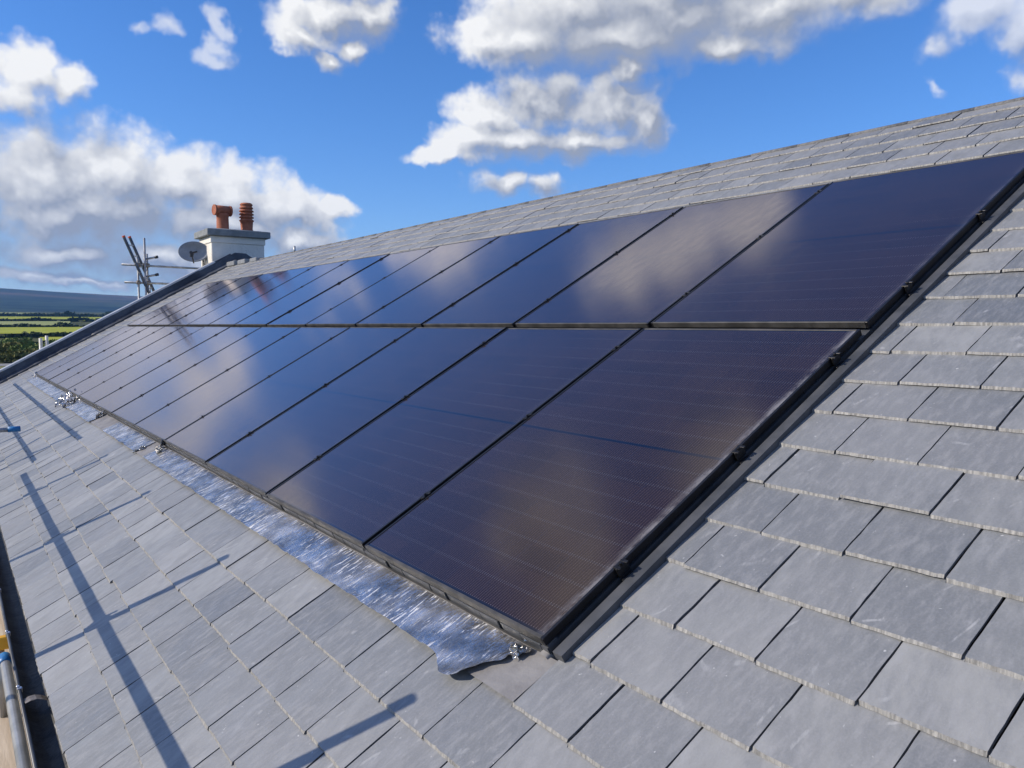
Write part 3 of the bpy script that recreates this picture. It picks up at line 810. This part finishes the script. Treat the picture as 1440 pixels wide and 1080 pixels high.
b = MB(); cp = [(.20, .05, -.20), (.262, -.06, -.36), (.262, -.30, -.52), (.262, -.44, -.30), (.262, -.45, -.8)]
for p0, p1 in zip(cp, cp[1:]): b.tube(p0, p1, .008, 6)
b.build('cable', M['dark_plastic'], dish)

# ------------------------------------------------------------------ solar panels
def panel_proto():
    b = MB(); fw, ft = .0115, .026
    # extruded frame, mitred look: two long rails and two short rails butted
    b.bbox((0, 0, -ft), (PH, fw, 0), .0012); b.bbox((0, PW - fw, -ft), (PH, PW, 0), .0012)
    b.bbox((0, fw, -ft), (fw, PW - fw, -.0002), .0012, 1); b.bbox((PH - fw, fw, -ft), (PH, PW - fw, -.0002), .0012, 1)
    fr = b
    g = MB(); g.box((fw - .001, fw - .001, -.009), (PH - fw + .001, PW - fw + .001, -.0022))
    return fr, g
def clamp_mb():
    c = MB()
    c.bbox((-.024, -.021, .001), (-.014, .008, .0045), .001); c.bbox((.008, -.021, .001), (.018, .008, .0045), .001)
    c.bbox((-.027, -.0115, -.030), (.021, -.0045, .0030), .0015)
    c.bbox((-.027, -.020, -.048), (.021, -.0118, -.034), .0015)
    c.tube((-.003, -.009, .004), (-.003, -.009, .012), .0055, 8)
    return c
ordn = ['right hand end', 'second', 'third', 'fourth', 'fifth', 'sixth', 'seventh', 'eighth', 'ninth', 'tenth', 'eleventh', 'twelfth']
proto_parts = None
for row in range(2):
    for k in range(NC):
        rn = 'lower' if row == 0 else 'upper'
        if k == 0: lab = ('black solar panel nearest the camera, at the right end of the lower row' if row == 0
                          else 'dark navy solar panel at the right end of the upper row')
        elif k == NC - 1: lab = f'mirror grey solar panel at the far left end of the {rn} row, by the verge'
        else: lab = f'black framed solar panel, {ordn[k]} from the right end of the {rn} row'
        v = row * (PH + GAPV); u = k * PITCH
        jit = random.gauss(0, .0012)
        t = empty('solar_panel', lab, 'solar panel', R(v, u, jit), (random.gauss(0, .0010), -A + random.gauss(0, .0008), 0), 'solar panels in two rows on the slate roof')
        if proto_parts is None:
            fr, g = panel_proto()
            fo = fr.build('frame', [M['frame'], M['frame_face']], t); go = g.build('cell_sheet', M['cells'], t)
            cs = []
            for cv in (.327, .922, 1.527):
                o = clamp_mb().build('clamp', M['clamp'], t); o.location = (cv, 0, 0); cs.append(o)
            proto_parts = [fo, go] + cs
            go['dusty_edge'] = 1.0
        else:
            for o in proto_parts:
                c = o.copy(); COL.objects.link(c); c.parent = t
                if 'dusty_edge' in c: c['dusty_edge'] = (.28 if k == 0 else .10)
                if row == 1 and c.name.startswith('clamp'):
                    c.location = ({0: .307, 1: .978, 2: 1.59}[proto_parts.index(o) - 2], 0, 0)

# mounting trays below the panels
b = MB()
b.box((-.012, .004, SLATE_T - .055), (ARR_V1 + .02, ARR_U1 + .03, SLATE_T - .036), 0)
for k in range(NC + 1):        # raised tray edges below every joint
    y = k * PITCH - .01
    b.box((0, y - .05, SLATE_T - .011), (ARR_V1, y - .012, -.036 - .004 * (k % 2)), 0); b.box((0, y + .012, SLATE_T - .011), (ARR_V1, y + .05, -.0365 - .004 * (k % 2)), 0)
b.box((.0045, .0, SLATE_T - .011), (.040, ARR_U1, -.0275), 0)
nt_ = int(ARR_U1 / .104)
for k in range(nt_):
    y = .03 + k * .104 + random.gauss(0, .006)
    b.bbox((-.002, y, SLATE_T - .0105), (.004, y + .097, -.030 + random.gauss(0, .001)), .002, 0)
tr = empty('mounting_tray', 'grey plastic mounting tray showing along the lower edge of the solar panels', 'mounting tray', R(0, 7, SLATE_T), ROT)
o = b.build('tray_sheet', M['tray'], tr)
o.location = (-0, -7, -SLATE_T)
# side channel at the near end
b = MB()
def chan(u, v):
    prof_ = [(.030, -.052), (.006, -.054), (.001, -.059), (-.005, -.088), (-.040, -.090)]
    x = u * 4; i = min(3, int(x)); f = x - i
    y = prof_[i][0] + (prof_[i + 1][0] - prof_[i][0]) * f; h = prof_[i][1] + (prof_[i + 1][1] - prof_[i][1]) * f
    return (-.015 + v * (ARR_V1 + .02), y, h)
b.grid(chan, 8, 40, 0, True)
o = b.build('side_channel', M['lead'], tr); o.location = (0, -7, -SLATE_T)

# apron flashing
fl = MB()
def apron(u, v):
    vv = -.172 + .168 * v; uu = -.036 + (ARR_U1 + .06) * u
    return (vv + .003 * noise.noise((uu * 3, 0, 1)), uu, SLATE_T + .004 - .016 * v + .0025 * noise.noise((uu * 7, vv * 12, 2)))
fl.grid(apron, 260, 6, 0, True)
i = len(fl.v)
o = fl.build('flashing_apron', M['lead']); o.location = (0, 0, 0); o.rotation_euler = ROT
tag(o, 'dull grey flashing apron below the panels, bare at its near corner', 'flashing')

# protective foil, three torn lengths
def foil(name_label, u0, u1, curl_near=0, seed=0, ragged=.02, w0=-.176):
    b = MB(); nu = int((u1 - u0) / .012); nv = 22
    def fn(a, c):
        u = u0 + (u1 - u0) * a
        wob = ragged * noise.noise((u * 5, seed, 0)) + .5 * ragged * noise.noise((u * 17, seed, 4))
        e = 0
        if curl_near:
            d = max(0, 1 - (u - u0) / .40); e = .13 * (d ** 1.4) * (1 - c) ** 1.2        # torn diagonally at the near end
        v = (w0 + .3 * wob) + (-.012 - w0 - .3 * wob) * c
        if curl_near: v -= .050 * exp(-((u + e - .25) / .065) ** 2) * (1 - c) ** 2
        uu = u + (.03 * noise.noise((c * 5, seed, 8)) * (1 if a in (0, 1) else 0)) + (e * .9 if curl_near else 0)
        amp = .0034 + .010 * max(0, .5 - c) * abs(noise.noise((u * 4, seed, 9)))
        h = SLATE_T + .0095 - .016 * (v + .172) / .168
        h += amp * (noise.noise((u * 38, v * 7, seed)) + .6 * noise.noise((u * 95, v * 15, seed + 3))) + .002
        h += (.020 * max(0, 1 - c * 7) * max(0, noise.noise((u * 9, seed, 5))))                # lower edge lifting
        if curl_near: h += .008 * max(0, 1 - (u - u0) / .07) ** 1.5 * (.5 + (1 - c)) + .003 * exp(-((u + e - .22) / .05) ** 2) * max(0, 1 - c * 3)
        return (v, uu, h)
    b.grid(fn, nu, nv, 0, True)
    return b
def tuft(b, u, v, s, h, n=5, seed=0):
    """a crumpled, folded tongue of foil"""
    rs = random.Random(seed)
    for k in range(n):
        a0 = rs.uniform(0, 6.28); p = Vector((v + rs.gauss(0, s * .35), u + rs.gauss(0, s * .5), SLATE_T + .004))
        d = Vector((cos(a0) * .6, sin(a0), rs.uniform(.5, 1.6))).normalized(); w = Vector((-sin(a0), cos(a0), rs.uniform(-.2, .2)))
        def fn(a, c):
            q = p + w * s * (a - .5) * (1 - .6 * c) + d * h * c
            return q + Vector((noise.noise((a * 3, c * 3, seed + k)), noise.noise((a * 3, c * 3, seed + k + 9)), noise.noise((a * 4, c * 4, seed + k + 5)))) * s * .16
        b.grid(fn, 7, 7)
foil_g = 'torn foil strips below the panels'
b = foil('', .065, 4.70, 1, 11)
tuft(b, .085, -.030, .05, .032, 3, 3); tuft(b, 4.64, -.06, .09, .06, 3, 5)

o = b.build('foil_strip', M['foil']); o.rotation_euler = ROT
tag(o, 'long crinkled silver foil strip below the nearest panels, its near corner peeled and curling', 'foil', foil_g)
b = foil('', 4.98, 6.55, 0, 23, .03); tuft(b, 5.0, -.13, .06, .03, 3, 6)
o = b.build('foil_strip', M['foil']); o.rotation_euler = ROT
tag(o, 'short middle piece of silver foil between the two longer foil strips', 'foil', foil_g)
b = foil('', 7.35, 14.9, 0, 37, .035, -.185); tuft(b, 9.9, -.09, .16, .07, 6, 7); tuft(b, 9.4, -.08, .14, .05, 5, 27); tuft(b, 7.4, -.05, .12, .04, 4, 2); tuft(b, 9.3, -.15, .12, .06, 4, 12); tuft(b, 14.85, -.02, .1, .08, 3, 4)
o = b.build('foil_strip', M['foil']); o.rotation_euler = ROT
tag(o, 'farthest silver foil strip, scrunched up in the middle, ending at the verge', 'foil', foil_g)

# ------------------------------------------------------------------ scaffold along the eave (its rails and posts throw the shadows)
sc = empty('scaffold', 'galvanised tube scaffold along the eave with a timber deck below the gutter', 'scaffold', (-1.45, 3, GZ))
def SP(p): return (p[0] + 1.45, p[1] - 3, p[2] - GZ)
def stube(a, b_, name='rail', m='galv', r=.0245):
    t = MB(); t.tube(SP(a), SP(b_), r, 14); return t.build(name, M[m], sc)
PY = [-2.6, -.86, .88, 2.62, 4.38, 6.09, 7.85, 9.6, 11.35, 13.1, 14.85]
for y in PY:
    stube((-1.45, y, GZ), (-1.45, y, .55 + random.gauss(0, .01)), 'pole')
    for z in ((-.083,) if y < 7 else (.053, .495)):
        c = MB(); c.bbox(SP((-1.485, y - .035, z - .035)), SP((-1.37, y + .035, z + .035)), .012); c.tube(SP((-1.40, y + .03, z)), SP((-1.40, y + .03, z + .075)), .012, 8); c.build('coupler', M['coupler'], sc)
stube((-1.40, -4.5, -.083), (-1.40, 7.05, -.083)); stube((-1.40, 7.38, .053), (-1.40, 16.2, .053)); stube((-1.40, 7.36, .495), (-1.40, 16.2, .495))
lg = stube((-1.115, -3.2, -.835), (-1.115, 3.0, -.835), 'ledger')
c = MB(); c.tube(SP((-1.115, 2.93, -.835)), SP((-1.115, 3.04, -.835)), .029, 16); o = c.build('tube_cap', M['blue'], sc)
tr1 = stube((-1.62, 8.27, -.27), (-.70, 8.27, -.25), 'transom')
c = MB(); c.tube(SP((-.79, 8.27, -.252)), SP((-.675, 8.27, -.2495)), .030, 16); c.build('tube_cap', M['blue'], sc)
for y in (1.1, 3.6, 6.2): stube((-1.55, y, -1.38), (-.82, y, -1.38), 'transom')
for k, x in enumerate((-1.42, -1.185)):
    for seg in range(5):
        bd = empty('scaffold_board', ('outer' if k == 0 else 'inner') + f' weathered timber scaffold board below the gutter, ' + ['at the near end', 'second along from the near end', 'third along from the near end', 'fourth along from the near end', 'at the far end'][seg], 'scaffold board', (x, -4 + seg * 3.95, -1.355), group='scaffold boards below the gutter')
        c = MB(); c.bbox((0, 0, 0), (.225, 3.9, .038), .004); c.build('plank', M['timber'], bd)
        c = MB(); c.box((-.002, -.002, .006), (.227, .03, .040)); c.build('end_band', M['galv'], bd)
b = MB(); b.bbox((-1.45, 3.42, -.93), (-1.055, 3.47, -.86), .006); o = b.build('yellow_bar', M['yellow']); tag(o, 'yellow bar lying across the scaffold below the gutter', 'bar')
b = MB(); b.tube((-1.115, 3.45, -1.316), (-1.115, 3.45, -.931), .018, 10); b.build('support', M['galv'], o)

# ------------------------------------------------------------------ scaffold and ladder beyond the gable
gs = empty('scaffold', 'cluster of galvanised scaffold tubes standing beyond the gable left of the chimney', 'scaffold', (2.7, 19, GZ))
def GP(p): return (p[0] - 2.7, p[1] - 19, p[2] - GZ)
def gtube(a, b_, name, m='galv', r=.0245):
    t = MB(); t.tube(GP(a), GP(b_), r, 14); return t.build(name, M[m], gs)
gtube((2.67, 18.95, GZ), (2.67, 18.95, 2.93), 'pole'); gtube((2.745, 19.1, GZ), (2.745, 19.1, 2.57), 'pole'); gtube((2.52, 19.0, GZ), (2.52, 19.0, 2.46), 'pole')
gtube((2.95, 19.9, GZ), (2.95, 19.9, 2.0), 'pole', r=.015)
gtube((2.17, 19.04, 2.29), (4.02, 19.04, 2.265), 'rail'); gtube((2.22, 19.04, 1.875), (3.45, 19.04, 1.865), 'rail')
for z in (2.29, 1.875):
    gtube((2.66, 19.02, z + .14), (2.90, 18.8, z + .19), 'stub'); 
    c = MB(); c.tube(GP((2.875, 18.82, z + .185)), GP((2.92, 18.78, z + .195)), .034, 10); c.build('tube_cap', M['dark_plastic'], gs)
    for x, y in ((2.67, 18.99), (2.745, 19.07), (2.52, 19.02)):
        c = MB(); c.bbox(GP((x - .04, y - .05, z - .045)), GP((x + .045, y + .05, z + .05)), .012); c.build('coupler', M['coupler'], gs)
for x, zt in ((.455, .57), (.575, .625)):
    p = empty('pole', 'pale upright scaffold pole behind the coping, ' + ('the shorter, left one of two' if x < .5 else 'the taller, right one of two'), 'pole', (x, 19.0, GZ), group='pair of pale poles behind the coping')
    c = MB(); c.tube((0, 0, 0), (0, 0, zt - GZ), .036 if x < .5 else .032, 14); c.build('tube', M['galv_pale'], p)
    c = MB(); c.bbox((-.05, -.05, zt - GZ - .42), (.05, .05, zt - GZ - .34), .012); c.build('collar', M['galv'], p)
ld = empty('ladder', 'dark ladder with red tipped rails leaning beside the scaffold tubes', 'ladder', (2.2, 18.9, 2.97))
dv = Vector((.51, .05, -1.27)).normalized(); offs = Vector((.19, .36, .03))
for k, o_ in enumerate((Vector((0, 0, 0)), offs)):
    c = MB(); xf = Matrix.Translation(o_) @ dv.to_track_quat('Z', 'Y').to_matrix().to_4x4()
    c.bbox((-.044, -.024, .06), (.044, .024, 4.6), .006, 0, xf); c.build('rail', M['ladder'], ld)
    c = MB(); c.bbox((-.047, -.027, .02), (.047, .027, .062), .008, 0, xf); tag(c.build('end_cap', M['red'], ld))
for k in range(16):
    p = dv * (.25 + k * .27)
    c = MB(); c.tube(tuple(p), tuple(p + offs), .016, 8); c.build('rung', M['galv_pale'], ld)

# ------------------------------------------------------------------ air
hm = bpy.data.materials.new('haze_air'); hm.use_nodes = True
hn = hm.node_tree; hn.nodes.clear()
ho = hn.nodes.new('ShaderNodeOutputMaterial'); hv = hn.nodes.new('ShaderNodeVolumePrincipled')
hv.inputs['Density'].default_value = 9.5e-5; hv.inputs['Color'].default_value = (.20, .50, 1, 1)
hn.links.new(hv.outputs[0], ho.inputs['Volume'])
b = MB(); b.box((-8100, -8100, -8), (8100, 8100, 330))
tag(b.build('haze', hm), kind='stuff')
S.cycles.max_bounces = 6; S.cycles.diffuse_bounces = 3; S.cycles.glossy_bounces = 4; S.cycles.volume_bounces = 0; S.cycles.use_adaptive_sampling = True; S.cycles.adaptive_threshold = .012
